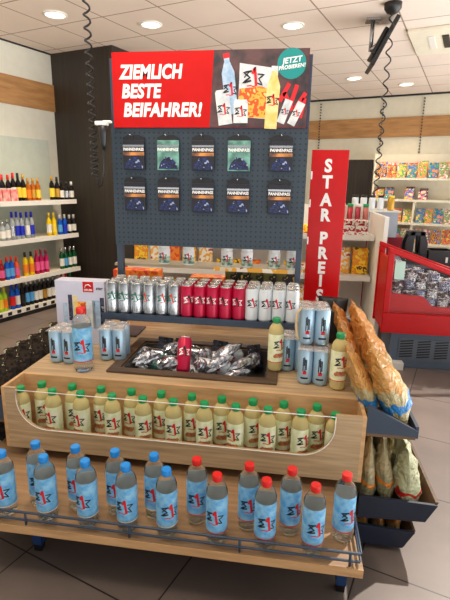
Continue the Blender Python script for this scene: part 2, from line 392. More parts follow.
# (row, v position, height, glass, label, cap, words)
def vpos(px, row):      # measured places along the shelf (metres), by shelf row
    a, b, c = {3: (3.18, .01265, 2.3e-5), 2: (3.16, .0119, 2.3e-5), 1: (3.11, .0117, 2.6e-5), 0: (3.07, .0113, 2.8e-5)}[row]
    return a+b*px+c*px*px
rows = {3: [(5, .27, 'dark', 'white', 'red'), (10.5, .27, 'dark', 'white', 'red'), (15, .29, 'dark', 'white', 'red'), (19.5, .29, 'dark', 'yellow', 'black'), (24, .28, 'dark', 'yellow', 'gold'), (28.5, .24, 'amber', 'orange', 'gold'), (33, .24, 'amber', 'gold', 'gold'), (37.5, .24, 'amber', 'yellow', 'gold'),
            (51, .27, 'dark', 'yellow', 'gold'), (56, .26, 'dark', 'gold', 'black'), (60, .22, 'dark', 'white', 'black'), (65, .21, 'dark', 'silver', 'black'), (70, .21, 'dark', 'white', 'white')],
        2: [(3, .2, 'clear', 'white', 'silver'), (8, .22, 'clear', 'white', 'silver'), (13, .29, 'clear', 'silver', 'blue'), (17.5, .29, 'clear', 'blue', 'blue'), (22, .28, 'clear', 'blue', 'blue'), (27.5, .28, 'clear', 'white', 'blue'), (32, .28, 'clear', 'blue', 'blue'),
            (49.5, .26, 'yellow', 'white', 'yellow'), (54.5, .26, 'yellow', 'yellow', 'yellow'), (60.5, .23, 'blue', 'sky', 'white'), (65.5, .23, 'blue', 'blue', 'white'), (70.5, .22, 'dark', 'white', 'white'), (75, .22, 'dark', 'white', 'white')],
        1: [(2.5, .22, 'red', 'pink', 'red'), (8, .24, 'blue', 'sky', 'red'), (12.5, .24, 'blue', 'sky', 'red'), (17.5, .23, 'orange', 'pink', 'red'), (26.5, .26, 'yellow', 'orange', 'black'), (32.5, .26, 'yellow', 'orange', 'black'), (38, .27, 'magenta', 'pink', 'red'), (42.5, .27, 'magenta', 'pink', 'magenta'), (47.5, .26, 'magenta', 'pink', 'magenta'),
            (63.5, .25, 'green', 'white', 'silver'), (67.5, .25, 'green', 'sky', 'silver'), (72, .25, 'green', 'white', 'silver'), (76.5, .25, 'green', 'white', 'silver')],
        0: [(1.5, .27, 'lime', 'yellow', 'green'), (6, .27, 'lime', 'orange', 'yellow'), (14, .28, 'blue', 'red', 'blue'), (19, .28, 'blue', 'white', 'blue'), (24.5, .28, 'dark', 'black', 'black'), (29, .29, 'dark', 'sky', 'white'), (33.5, .29, 'dark', 'sky', 'white'), (38, .28, 'dark', 'white', 'silver'), (42.5, .28, 'dark', 'white', 'silver'), (47, .28, 'dark', 'gold', 'silver'), (51.5, .28, 'dark', 'white', 'silver'), (56, .28, 'dark', 'white', 'silver'),
            (61, .27, 'dark', 'white', 'silver'), (65.5, .27, 'red', 'white', 'red'), (70, .27, 'red', 'white', 'red'), (74.5, .27, 'dark', 'white', 'green')]}
K['magenta'] = mat('magenta_foil', (150, 20, 70), .1)
CW = dict(clear='clear glass', dark='dark glass', amber='amber', yellow='yellow', blue='blue', green='green glass', magenta='magenta', orange='orange', red='red', lime='lime green')
sname = {3: 'top', 2: 'second', 1: 'third', 0: 'bottom'}
proto = {}
for rw, L in rows.items():
    for i, (px, hh, g, lb, cp) in enumerate(L):
        key = (hh, g, lb, cp)
        loc = rm(US-.07, vpos(px, rw), ZSH[rw]); lab = f'{CW[g]} bottle, {lb} label, on the {sname[rw]} left wall shelf, {nth(i, len(L))}'
        if key not in proto:
            t = wine_bottle(hh, .0284, G[g], K[lb], K[cp]); proto[key] = t; t.location = loc
            t.name = 'spirits_bottle'
        else: t = dup(proto[key], loc)
        t.rotation_euler = (0, 0, -WY); t['label'] = lab; t['group'] = f'bottles on the {sname[rw]} left wall shelf'
for i, v in enumerate((3.14, 3.235, 3.33)):
    o = room(box('gift_carton', mat('coral_carton', (226, 70, 66), rgb2=(246, 200, 190), scale=14), -.03, .03, -.042, .042, 0, .125)); o.location = rm(US-.035+.0, v, ZSH[3]); o.location = rm(US-.0351, v, ZSH[3]+.0)
    tag(o, f'coral red gift carton on the top left wall shelf, {nth(i, 3)}', 'box', 'red cartons on the top wall shelf')

# ------------------------------------------------------------------ magazine shelves on the back wall
t = thing('magazine_shelf', 'cream magazine shelves on the back wall at right', 'shelves'); room(t)
box('back_panel', M_cream, -1.43, 1.2, 8.38, 8.40, .1, 1.95, t)
ZM = [.555, .875, 1.24, 1.575]
for z in ZM: box('shelf_board', M_cream, -1.43, 1.2, 8.08, 8.38, z-.035, z, t)
box('upright', M_cream, -.80, -.77, 8.1, 8.38, .1, ZM[2], t); box('upright', M_cream, -1.45, -1.43, 8.08, 8.40, .1, 1.95, t)
cov = []
pal = [(214, 40, 40), (246, 214, 60), (40, 110, 190), (236, 236, 228), (70, 160, 90), (232, 130, 150), (30, 30, 40), (240, 150, 40), (190, 150, 110)]
for i in range(9):
    cs = random.sample(pal, 4) + [(240, 236, 220)]
    cov.append(multi(f'magazine_cover_{["red","gold","blue","pale","green","pink","dark","orange","tan"][i]}', cs, 22))
covd = [multi('dark_cover_brown', [(70, 50, 44), (120, 96, 84), (40, 38, 50), (190, 170, 150)], 26), multi('dark_cover_red', [(120, 40, 44), (60, 50, 54), (170, 130, 110), (90, 80, 96)], 26)]
for rw, z in enumerate(ZM):
    us = [-1.34+k*.155 for k in range(8 if rw != 2 else 8)]
    for i, a in enumerate(us):
        if rw == 2 and i in (2, 5, 6, 7): continue
        if rw < 3 and abs(a+.785) < .085: a += .05
        hh = .2+random.random()*.04
        for dep in range(2 if rw in (2, 3) else 1):
            m = covd[i % 2] if (rw == 2 and dep) else cov[(i*4+rw*2+dep) % 9]
            o = MB().box(-.066, .066, -.006, .006, 0, hh*(.75 if (rw == 2) else 1)).build('magazine', m)
            o.rotation_euler = (R(-14), 0, -WY); o.location = rm(a, 8.12+dep*.10, z+.002+dep*.0)
            if dep: o.scale = (1, 1, 1.18)
            w_ = ['lowest', 'third', 'second', 'top'][rw]
            tag(o, f'magazine on the {w_} shelf of the back wall, {"rear" if dep else "front"} row, {nth(i)}', 'magazine', f'magazines on the {w_} back wall shelf')

# ------------------------------------------------------------------ white shop shelf behind the display
t = thing('shop_shelf', 'white low shop shelf behind the display with sweets and crisps', 'shelves')
box('back_panel', M_white, -1.66, .75, 4.93, 4.96, .05, 1.25, t)
box('side_screen', M_white, .765, .80, 4.12, 4.96, 0, 1.19, t)
for z in (.20, .60, .99):
    s_ = box('shelf_board', M_white, -1.66, .755, 4.5, 4.93, z-.03, z, t); box('price_rail', M_white, -1.66, .755, 4.488, 4.5, z-.045, z+.005, s_)
box('kick_plate', M_grey, -1.66, .755, 4.54, 4.9, 0, .15, t)
gold = multi('golden_snack_print', [(250, 196, 16), (240, 150, 20), (255, 214, 40), (120, 60, 20), (250, 220, 60)], 16)
orng = multi('orange_snack_print', [(238, 96, 20), (250, 140, 30), (230, 70, 20), (255, 190, 60)], 14)
redp = multi('red_sweet_print', [(196, 20, 36), (226, 226, 214), (170, 20, 30), (220, 60, 60)], 22)
palep = multi('pale_snack_print', [(238, 226, 190), (246, 180, 60), (250, 244, 226), (180, 60, 40)], 18)
darkp = multi('dark_green_snack_print', [(44, 58, 30), (90, 90, 40), (24, 26, 20), (190, 170, 80)], 18)

def bag_mesh(w, h, tk, seed=0, crimp=.018, nu=12, nv=16, crumple=.012):
    rnd = random.Random(seed); vs = []; fs = []
    ph = [rnd.random()*6 for _ in range(6)]
    for side in (1, -1):
        for j in range(nv+1):
            v = j/nv
            for i in range(nu+1):
                a = i/nu*2-1
                edge = max(0, 1-abs(a)**2.6)
                prof = (min(1, v*5+.25) if v < .2 else 1)*(1-((v-.2)/.8)**2.0 if v > .2 else 1)
                th = tk/2*prof*edge**.55
                cr = crumple*(sin(9*a+ph[0]+7*v)*.5+sin(23*v+ph[1]+5*a)*.35+sin(17*(a+v)+ph[2])*.3)*edge*(.3+.7*v)
                x = a*w/2*(1-.06*sin(pi*v)); z = v*h+ (rnd.random()-.5)*.004*(v > .95)
                vs.append((x, side*(th+abs(cr)*.6*(1 if th > .004 else .2)+.0008)+cr*.4, z))
    n1 = (nu+1)*(nv+1)
    for k in (0, 1):
        for j in range(nv):
            for i in range(nu):
                q = [k*n1+j*(nu+1)+i, k*n1+j*(nu+1)+i+1, k*n1+(j+1)*(nu+1)+i+1, k*n1+(j+1)*(nu+1)+i]
                fs.append(tuple(q if k else reversed(q)))
    for i in range(nu):
        fs.append((i, i+1, n1+i+1, n1+i)); b = nv*(nu+1); fs.append((b+i+1, b+i, n1+b+i, n1+b+i+1))
    for j in range(nv):
        a, b = j*(nu+1), (j+1)*(nu+1); fs.append((b, a, n1+a, n1+b)); fs.append((a+nu, b+nu, n1+b+nu, n1+a+nu))
    return vs, fs
def bag(name, m, w, h, tk, seed=0, parent=None, **k):
    vs, fs = bag_mesh(w, h, tk, seed, **k); return MB().add(vs, fs, 0, True).build(name, m, parent)
B0 = {}
def snack(m, w, h, loc, label, group, seed=0):
    o = bag('snack_bag', m, w, h, .07, seed); o.location = loc; o.rotation_euler = (R(-6), 0, random.uniform(-.1, .1)); return tag(o, label, 'snack bag', group)
n = 0
for i in range(14):
    x = -1.56+i*.171
    m = [gold, palep, orng, gold, palep, gold, gold, orng, palep, gold, palep, gold, palep, gold, gold, gold, gold][i]
    snack(m, .16 if (x < -.75 or x > .3) else .11, .26 if (x < -.75 or x > .3) else .10, (x, 4.62, .601), f'yellow and orange snack bag on the middle white shelf, {nth(i, 14)}', 'snack bags on the middle white shelf', i)
for i in range(11):
    x = -1.56+i*.171
    snack([palep, gold, gold, orng, gold, palep][i % 6], .16 if i < 6 else .12, .2 if i < 6 else .085, (x, 4.6, .991), f'snack bag on the upper white shelf, {nth(i, 11)}', 'snack bags on the upper white shelf', i+30)
for i in range(9):
    snack([orng, gold, darkp, palep][i % 4], .2, .27, (-1.53+i*.235, 4.62, .201), f'snack bag on the lowest white shelf, {nth(i, 9)}', 'snack bags on the lowest white shelf', i+60)
for i in range(3):
    t = thing('sweet_carton', f'red and white carton of wrapped sweets beside the red banner, {nth(i, 3)}', 'box', (.405+i*.115, 4.60, .991), 0, 'sweet cartons on the white shelf')
    MB().box(-.055, .055, -.09, .09, 0, .09).build('tray', redp, t)
    mm = MB()
    for q in range(9): mm.box(-.016, .016, -.01, .01, .0, .05, 0, Matrix.Translation((-.03+(q % 3)*.032, -.06+(q//3)*.05, .09)) @ Matrix.Rotation(.5*q, 4, 'Z') @ Matrix.Rotation(R(20), 4, 'X'))
    mm.build('wrapped_sweets', redp, t)
for i, c in enumerate([(20, 150, 110), (214, 40, 50), (190, 30, 50), (170, 30, 60), (196, 110, 100)]):
    t = thing('sweets_tube', f'{["green","bright red","crimson","dark red","dusty pink"][i]} tube of sweets standing behind the sweet cartons', 'tube', (.40+i*.075, 4.80, .991))
    MB().lathe([(.026, 0), (.027, .004), (.027, .25)], 14).build('tube_body', mat('tube_print', c, .3, scale=40), t)
    MB().lathe([(.029, .25), (.029, .28)], 14).build('lid', M_white if i % 2 else M_greencap, t)

# serving cabinet far right with canisters
t = thing('serving_cabinet', 'grey topped serving cabinet with red front behind the white shelf', 'cabinet', (0, 0, 0))
box('body', mat('crimson_board', (150, 24, 44), .1), .62, 1.21, 5.32, 5.8, 0, .9, t); box('worktop', mat('pale_grey_board', (176, 184, 198), .05), .58, 1.12, 5.3, 5.8, .9, 1.17, t)
box('top_plate', M_white, .56, 1.14, 5.28, 5.82, 1.17, 1.185, t)
MB().lathe([(.035, 0), (.035, .01)], 18, M=Matrix.Translation((1.0, 5.32, .82)) @ Matrix.Rotation(R(90), 4, 'X')).build('knob', M_black, t)
for i, x in enumerate((.66, .75, .84, .93, 1.04)):
    t = thing('canister', f'{"yellow-lidded amber" if i == 4 else "pale glass"} canister on the serving cabinet, {nth(i, 5)}', 'canister', (x, 5.36, 1.186), 0, 'canisters on the serving cabinet')
    MB().lathe([(.034, 0), (.036, .01), (.036, .12), (.03, .135)], 14).build('jar_body', K['gold'] if i == 4 else M_whitecan, t); MB().lathe([(.032, .135), (.032, .16)], 14).build('lid', K['yellow'] if i == 4 else M_black, t)
t = thing('dark_counter', 'dark low counter behind the red freezer', 'counter'); box('body', M_black, 1.0, 2.3, 4.55, 5.1, 0, .70, t); box('worktop', M_grey, .98, 2.32, 4.53, 5.12, .70, .725, t)
t = thing('bottle_carrier', 'tall black plastic bottle carrier on the dark counter', 'crate', (1.16, 4.66, .726))
mb = MB(); mb.box(-.1, .1, -.09, .09, 0, .1)
for sx in (-1, 1): mb.prism([(sx*.1, .1), (sx*.1, .2), (sx*.06, .31), (sx*.02, .31), (sx*.03, .1)][::sx], -.09, -.06); mb.prism([(sx*.1, .1), (sx*.1, .2), (sx*.06, .31), (sx*.02, .31), (sx*.03, .1)][::sx], .06, .09)
mb.box(-.07, .07, -.09, .09, .27, .31); mb.build('carrier_frame', M_black, t, .004)
for i, x in enumerate((-.05, .05)): MB().lathe([(.02, .10), (.02, .2), (.009, .23), (.009, .26)], 10, M=Matrix.Translation((x, 0, 0))).build('carried_bottle', G['dark'], t)
t = thing('black_crate', 'low black open crate beside the bottle carrier', 'crate', (1.385, 4.66, .726))
MB().box(-.11, .11, -.1, .1, 0, .01).box(-.11, .11, -.1, -.09, .01, .14).box(-.11, .11, .09, .1, .01, .14).box(-.11, -.1, -.09, .09, .01, .14).box(.1, .11, -.09, .09, .01, .14).build('crate_body', M_black, t)
box('card_holder', M_white, .045, .065, -.103, -.1, .03, .08, t)

# ------------------------------------------------------------------ red freezer
t = thing('chest_freezer', 'red framed glass-sided chest freezer on a grey base at right', 'freezer', (.80, 3.70, 0))
slope = -.345
def zt(x): return .93+slope*x
XL = 1.25
box('base', mat('slate_base', (86, 100, 118), .08), .03, XL, .04, .42, 0, .30, t, .004)
gr = box('vent_panel', M_grey, .10, .80, .032, .04, .07, .25, t)
mb = MB()
for k in range(7):
    for q in range(5):
        a = .11+q*.135; z = .09+k*.022; mb.prism([(a, z), (a+.10, z+.012), (a+.10, z+.022), (a, z+.010)], .0295, .032)
mb.build('vent_slot', M_black, gr)
box('foot', M_white, .02, .14, -.03, .06, 0.0, .06, t)
box('lower_band', M_red, -.06, XL, 0, .03, .30, .465, t, .006); box('lower_band', M_red, -.06, XL, .40, .43, .30, .465, t, .006)
box('floor_panel', M_red, -.04, XL, .03, .40, .30, .33, t)
box('corner_post', M_red, -.06, -.01, 0, .035, .465, zt(0)+.02, t, .006); box('corner_post', M_red, -.06, -.01, .395, .43, .465, zt(0)+.02, t, .006); box('end_panel', M_red, -.05, -.03, .035, .395, .33, .90, t)
for y in (0, .39):
    MB().prism([(-.06, zt(-.06)), (XL, zt(XL)), (XL, zt(XL)+.04), (-.06, zt(-.06)+.04)], y, y+.04).build('top_rail', M_red, t, .008)
M_glass = mat('freezer_glass', (240, 246, 248), .02, rough=.02, trans=.9, ior=1.05, alpha=.18)
MB().prism([(-.01, .465), (XL, .465), (XL, zt(XL)), (-.01, zt(-.01))], .012, .018).build('glass_pane', M_glass, t)
box('price_card', mat('pale_mint_card', (196, 226, 214), .05), .0, .075, .005, .011, .74, .88, t)
# red inner liner visible low behind the glass
MB().prism([(-.01, .33), (XL, .33), (XL, .52), (.33, .52), (.25, .60), (-.01, .62)], .05, .07).build('inner_liner', M_red, t)
frz = [multi('frozen_pack_blue', [(60, 80, 130), (200, 206, 220), (30, 40, 80), (150, 160, 190), (90, 60, 60)], 45), multi('frozen_pack_pale', [(206, 206, 210), (110, 120, 150), (236, 236, 230), (120, 84, 70), (40, 40, 60)], 45), multi('frozen_pack_brown', [(130, 100, 84), (60, 50, 60), (214, 206, 200), (40, 60, 120)], 45)]
fp = None
for i in range(13):
    for j in range(3):
        for k in range(5):
            x = .055+i*.09; z = .50+k*.075+random.uniform(-.006, .006)
            if z+.05 > zt(x)-.04 or (k == 0 and x < .28) or (x < .12 and k < 2): 
                if z+.05 > zt(x)-.04: continue
            o_ = MB(); vs, fs = bag_mesh(.08, .066, .04, i*9+j*3+k, nu=5, nv=5, crumple=.006)
            if fp is None or i < 4: 
                fp = o_.add(vs, fs, 0, True).build('frozen_pack', frz[(i+j+k) % 3]); c = fp
            else:
                c = fp.copy(); COL.objects.link(c); 
                c.material_slots[0].link = 'OBJECT'; c.material_slots[0].material = frz[(i+j*2+k) % 3]
            c.location = (.80+x, 3.70+.095+j*.11, z); c.rotation_euler = (random.uniform(-.25, .25), random.uniform(-.3, .3), random.uniform(-.4, .4))
            tag(c, 'small frozen ice cream pack heaped behind the glass of the red freezer', 'ice cream', 'frozen packs heaped in the red freezer')

# ------------------------------------------------------------------ STAR PREIS banner
t = thing('price_banner', 'tall red banner reading STAR PREIS in white letters', 'banner', (.19, 2.85, .598))
prof = [(-.115, 0), (-.06, -.03), (.0, -.04), (.06, -.03), (.108, 0), (.06, .03), (0, .04), (-.06, .03)]
LZ = [1.555, 1.464, 1.363, 1.274, 1.138, 1.048, .958, .877, .786]
M_ban = mat('glossy_red_card', (200, 4, 10), .08, rough=.32, spec=.3)
mb = MB(); mb.box(-.105, .105, -.012, .012, 0, 1.045); 
pb = mb.build('banner_panel', M_ban, t, .003)
for ch, z in zip('STARPREIS', (LZ)):
    text_mesh('letter', ch, .098, M_inkwhite, pb, (-.008, -.0125, z-.598-.033), 0, .0008, .0042, align='CENTER', sx=.9)
for i, z in enumerate((.88, .72, .5)): box('side_marking', M_inkwhite, -.1045, -.096, -.0135, -.012, z, z+.045, pb)
box('foot', M_black, -.13, .13, -.06, .06, 0, .012, t)

# ------------------------------------------------------------------ display stand
XLc, XRc, YF, YB, ZC = -1.19, .315, 1.65, 1.81, .597
D = thing('display_stand', 'wooden promotional display stand with drink trays and navy side bins', 'display stand')
# worktop with a recess
hx0, hx1, hy0, hy1 = -.765, -.085, 1.925, 2.30
mb = MB(); mb.box(XLc, hx0, YB, 3.05, ZC-.03, ZC).box(hx1, XRc, YB, 3.05, ZC-.03, ZC).box(hx0, hx1, YB, hy0, ZC-.03, ZC).box(hx0, hx1, hy1, 3.05, ZC-.03, ZC)
mb.build('worktop', M_wood, D)
mb = MB(); w_ = .05
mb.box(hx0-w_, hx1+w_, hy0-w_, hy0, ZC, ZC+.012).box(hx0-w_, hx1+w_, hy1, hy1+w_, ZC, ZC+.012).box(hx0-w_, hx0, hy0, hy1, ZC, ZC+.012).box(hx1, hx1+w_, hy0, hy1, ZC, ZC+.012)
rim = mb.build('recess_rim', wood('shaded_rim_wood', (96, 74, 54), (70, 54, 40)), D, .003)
mb = MB(); z0 = ZC-.10
mb.box(hx0, hx1, hy0, hy1, z0-.01, z0).box(hx0, hx0+.008, hy0, hy1, z0, ZC-.002).box(hx1-.008, hx1, hy0, hy1, z0, ZC-.002).box(hx0, hx1, hy0, hy0+.008, z0, ZC-.002).box(hx0, hx1, hy1-.008, hy1, z0, ZC-.002)
mb.build('recess_tray', mat('smoked_steel', (104, 98, 94), .1, rough=.3, metal=.6), D)
# front tray
zt0 = .316
mb = MB()
mb.box(XLc, XLc+.015, YF, YB, zt0, ZC).box(XRc-.015, XRc, YF, YB, zt0, ZC)
mb.box(XLc+.015, XRc-.015, YB-.012, YB, zt0, ZC+.0).box(XLc+.015, XRc-.015, YF+.014, YB-.012, zt0, zt0+.014)
tr = mb.build('front_tray', M_woodE, D)
poly = [(XLc+.015, zt0), (XRc-.015, zt0), (XRc-.015, ZC), (.20, ZC)]
rc = .13
for k in range(9): a = R(0-90*k/8); poly.append((.20-rc+rc*cos(a), .412+rc+rc*sin(a)))
for k in range(9): a = R(-90-90*k/8); poly.append((-1.125+rc+rc*cos(a), .412+rc+rc*sin(a)))
poly += [(-1.125, ZC), (XLc+.015, ZC)]
fp_ = MB().prism(poly, YF, YF+.014).build('front_panel', M_wood, D)
box('window_pane', M_acryl, -1.13, .205, YF+.0145, YF+.017, .405, .588, D)['label'] = 'clear acrylic window in the tray front'
edge = [(x, YF-.0005, z) for x, z in poly[4:22]]
MB().tube([(.20, YF-.0005, .588)]+edge+[(-1.125, YF-.0005, .588), (.20, YF-.0005, .588)], .0018, 5).build('window_edge', M_inkwhite, D)
# lower shelf
ls = box('lower_shelf', wood('shaded_shelf_wood', (168, 132, 94), (134, 104, 74), (1.2, 18, 18)), -1.29, .2775, 1.266, 1.98, .2345, .2655, D)  # darker wood: the shadow over this shelf is put into its colour
box('edge_band', M_woodE, -1.29, .2775, 1.264, 1.266, .2345, .2655, ls)
mb = MB()
for z in (.285, .315):
    mb.tube([(-1.28, 1.60, z), (-1.28, 1.276, z), (-1.0, 1.276, z), (.0, 1.276, z), (.266, 1.276, z), (.268, 1.284, z), (.268, 1.62, z)], .0045, 6)
for x in (-1.27, -.88, -.50, -.12, .235): mb.tube([(x, 1.276, .266), (x, 1.276, .315)], .0045, 6)
for y in (1.42, 1.6): mb.tube([(.268, y, .266), (.268, y, .315)], .0045, 6); mb.tube([(-1.28, y, .266), (-1.28, y, .315)], .0045, 6)
mb.build('guard_rail', M_navy, D)
for x in (-.949, .241):
    for y in (1.449, 2.9):
        l_ = box('leg', mat('blue_steel_leg', (26, 66, 118), .1), x-.018, x+.018, y-.018, y+.018, .03, .2345 if y < 2 else ZC-.03, D)
        box('foot_pad', M_black, x-.015, x+.015, y-.015, y+.015, 0, .03, l_)
box('core_panel', M_navyD, -1.15, .28, 1.98, 2.02, .12, z0-.011, D); box('core_panel', M_navyD, -1.15, .28, 2.9, 2.92, .1, ZC-.03, D)
for x0, x1 in ((-1.18, -1.15), (.28, .305)): box('side_panel', M_navyD, x0, x1, 1.80, 3.0, .1, ZC-.03, D)

# side bins
def bin_(polyf, y0, y1, th=.012, wall=None, mirror=None):
    pf = [(2*mirror-x, z) for x, z in polyf][::-1] if mirror is not None else polyf
    b_ = MB().prism(pf, y0, y0+th).build('bin_front', M_navy if wall is None else M_navyD, D)
    MB().prism(pf, y1-th, y1).build('bin_end', M_navyD, D)
    return b_
def side_bins(mirror=None, dz=0):
    def X(x): return 2*mirror-x if mirror is not None else x
    def bx(name, m, xa, xb, *a): xa, xb = sorted((X(xa), X(xb))); return box(name, m, xa, xb, *a, D)
    def pr(name, m, pl, y0, y1):
        pl = [(X(a), b) for a, b in pl]
        if mirror is not None: pl = pl[::-1]
        MB().prism(pl, y0, y1).build(name, m, D)
    y0, y1 = 1.66, 2.95
    # upper: sloping board with a triangular cheek
    pr('bin_front', M_navy, [(a_, b_+dz) for a_, b_ in [(.317, .528), (.508, .528), (.505, .552), (.317, .645)]], y0, y0+.012)
    pr('bin_end', M_navy, [(a_, b_+dz) for a_, b_ in [(.317, .528), (.508, .528), (.505, .552), (.317, .645)]], y1-.012, y1)
    pr('bin_floor', M_brown, [(a_, b_+dz) for a_, b_ in [(.317, .516), (.50, .516), (.50, .528), (.317, .528)]], y0, y1); pr('bin_lip', M_navy, [(a_, b_+dz) for a_, b_ in [(.50, .516), (.512, .516), (.512, .565), (.50, .565)]], y0+.012, y1-.012)
    # middle
    pr('bin_front', M_navyD, [(.317, .15), (.577, .161), (.616, .24), (.317, .25)], y0, y0+.012)
    pr('bin_end', M_navyD, [(.317, .15), (.577, .161), (.616, .24), (.317, .25)], y1-.012, y1)
    pr('bin_floor', M_brown, [(.317, .145), (.572, .155), (.572, .167), (.317, .157)], y0+.012, y1-.012); pr('bin_wall', M_brown, [(.575, .161), (.585, .161), (.622, .248), (.610, .248)], y0+.012, y1-.012)
    # lowest
    pr('bin_front', M_navyD, [(.317, .032), (.504, .028), (.545, .105), (.317, .118)], y0, y0+.012)
    pr('bin_end', M_navyD, [(.317, .032), (.504, .028), (.545, .105), (.317, .118)], y1-.012, y1)
    pr('bin_floor', M_brown, [(.317, .026), (.50, .022), (.50, .032), (.317, .036)], y0+.012, y1-.012); pr('bin_wall', M_brown, [(.504, .026), (.514, .026), (.550, .106), (.540, .106)], y0+.012, y1-.012)
side_bins(); side_bins(mirror=(XLc+XRc)/2, dz=-.09)

# pegboard rack
K_ = thing('pegboard_rack', 'slate blue pegboard rack standing on the display with a red header sign', 'pegboard rack')
for x in (-.935, .035):
    p_ = box('post', M_navy, x-.015, x+.015, 2.41, 2.45, ZC+.008, 2.04, K_, .002)
    box('base_plate', M_navy, x-.05 if x < 0 else x-.05, x+.09 if x < 0 else x+.05, 2.38, 2.56, ZC+.0005, ZC+.009, p_)
box('pegboard', M_slate, -.95, .05, 2.40, 2.41, 1.115, 1.715, K_)
cs_ = box('can_shelf', M_navy, -.945, .045, 2.165, 2.455, .768, .788, K_, .002)
box('shelf_lip', M_navy, -.945, .045, 2.16, 2.165, .762, .797, cs_)
js = box('jar_shelf', wood('pale_shelf', (196, 184, 158), (166, 150, 122)), -.985, .062, 2.46, 2.62, .988, 1.002, K_)
box('price_strip', palep, -.42, .062, 2.456, 2.46, .982, 1.004, js)
# header
hp = box('header_panel', mat('header_red', (190, 14, 14), .08, rough=.5, spec=.2), -.927, .034, 2.385, 2.40, 1.713, 2.06, K_)
hp['label'] = 'printed header board with white slogan on red and a product picture'
YH = 2.3845
M_hd = mat('header_dark_photo', (40, 36, 42), rgb2=(92, 60, 60), scale=14, rough=.4)
MB().poly([(-.436, YH, 1.7135), (.0335, YH, 1.7135), (.0335, YH, 2.0595), (-.416, YH, 2.0595)]).build('photo_area', M_hd, hp)
for i, s_ in enumerate(('ZIEMLICH', 'BESTE', 'BEIFAHRER!')):
    text_mesh('slogan_line', s_, .087, M_inkwhite, hp, (-.888+i*.006, YH-.0005, 1.940-i*.087), .16, .0006, .0034, 1.04, sx=[.80, .84, .86][i])
MB().lathe([(.067, 0), (.067, .001)], 36, M=Matrix.Translation((-.047, YH-.0006, 1.995)) @ Matrix.Rotation(R(90), 4, 'X')).build('sticker', M_teal, hp)
text_mesh('sticker_words', 'JETZT', .034, M_inkwhite, hp, (-.045, YH-.0025, 1.999), .2, .0004, .0008, align='CENTER', tilt=.12)
text_mesh('sticker_words', 'PROBIEREN!', .023, M_inkwhite, hp, (-.045, YH-.0025, 1.974), .2, .0004, .0006, align='CENTER', tilt=.12)

def star_logo(s, r=None, z=0, yoff=0, col=M_ink, x0=0, tilt=0, red=M_inkred):
    """a scribbled star with a slanted numeral one; s = overall width"""
    mb = MB()
    def stroke(pts, w, mi, lift):
        q = []
        for a, b in zip(pts[:-1], pts[1:]):
            for k in range(3): q.append((a[0]+(b[0]-a[0])*k/3, a[1]+(b[1]-a[1])*k/3))
        q.append(pts[-1]); L_ = []; Rr = []
        for i, (x, y) in enumerate(q):
            a = q[max(i-1, 0)]; b = q[min(i+1, len(q)-1)]; dx, dy = b[0]-a[0], b[1]-a[1]; l = math.hypot(dx, dy) or 1
            L_.append((x-dy/l*w/2, y+dx/l*w/2)); Rr.append((x+dy/l*w/2, y-dx/l*w/2))
        vs = []
        for (x, y) in L_+Rr:
            x, y = x*cos(tilt)-y*sin(tilt), x*sin(tilt)+y*cos(tilt)
            x, y = x*s+x0, y*s+z
            if r: a = x/r; q_ = r+lift; vs.append((q_*sin(a), -q_*cos(a), y))
            else: vs.append((x, yoff-lift, y))
        n = len(q)
        mb.add(vs, [(i, n+i, n+i+1, i+1) for i in range(n-1)], mi)
    stroke([(-.08, .30), (-.46, .24), (-.16, .02), (-.50, -.22), (-.1, -.12)], .085, 0, .0005)
    stroke([(-.44, .02), (-.16, .30)], .05, 0, .0006)
    stroke([(.20, .16), (.52, .14), (.26, -.04), (.44, -.32), (.1, -.2)], .065, 0, .0005)
    stroke([(-.04, .18), (.06, .46), (.15, -.36)], .12, 1, .0010)
    stroke([(-.3, -.36), (-.12, -.33), (.0, -.38), (.2, -.33)], .05, 1, .0006)
    return mb, [col, red]
def flat(pts, m, name='print', lift=0): return MB().poly([(x, YH-.0008-lift, z) for x, z in pts]).build(name, m, hp)
def rot(pts, cx, cz, a): return [(cx+x*cos(a)-z*sin(a), cz+x*sin(a)+z*cos(a)) for x, z in pts]
bot = [(-.026, -.12), (.026, -.12), (.028, .05), (.012, .095), (.012, .11), (-.012, .11), (-.012, .095), (-.028, .05)]
capq = [(-.014, .108), (.014, .108), (.014, .128), (-.014, .128)]
M_pb = mat('print_pale_blue', (186, 204, 220), rgb2=(140, 170, 200), scale=30); M_pw = mat('print_white', (226, 226, 222), rgb2=(190, 196, 200), scale=30); M_po = multi('print_crisps', [(232, 120, 30), (246, 170, 60), (206, 80, 20), (250, 200, 110)], 34); M_pj = mat('print_juice', (222, 190, 96), rgb2=(236, 214, 150), scale=30)
flat(rot([(-.085, -.12), (.085, -.125), (.095, .10), (-.09, .12)], -.206, 1.878, -.04), M_pw, 'print_bag', .0); flat(rot([(-.088, -.115), (.086, -.12), (.085, .0), (.02, .025), (-.085, .01)], -.206, 1.875, -.04), M_po, 'print_crisps', .0004)
sc_ = lambda p, k: [(x*k, z*k) for x, z in p]
for cx, cz, k, a_, m_, mc in ((-.340, 1.905, .88, .13, M_pb, M_inkred), (-.130, 1.842, .90, -.04, M_pj, M_pw)):
    flat(rot(sc_(bot, k*1.25), cx, cz, a_), m_, 'print_bottle', .0008); flat(rot(sc_(capq, k*1.25), cx, cz, a_), mc, 'print_cap', .001)
flat(rot([(-.034, -.08), (.034, -.08), (.034, .07), (.026, .08), (-.026, .08), (-.034, .07)], -.366, 1.805, .14), M_pw, 'print_can', .0014); flat(rot([(-.035, -.052), (.035, -.052), (.035, .035), (.028, .055), (-.028, .055), (-.035, .035)], -.282, 1.785, 0), M_pw, 'print_jar', .0014)
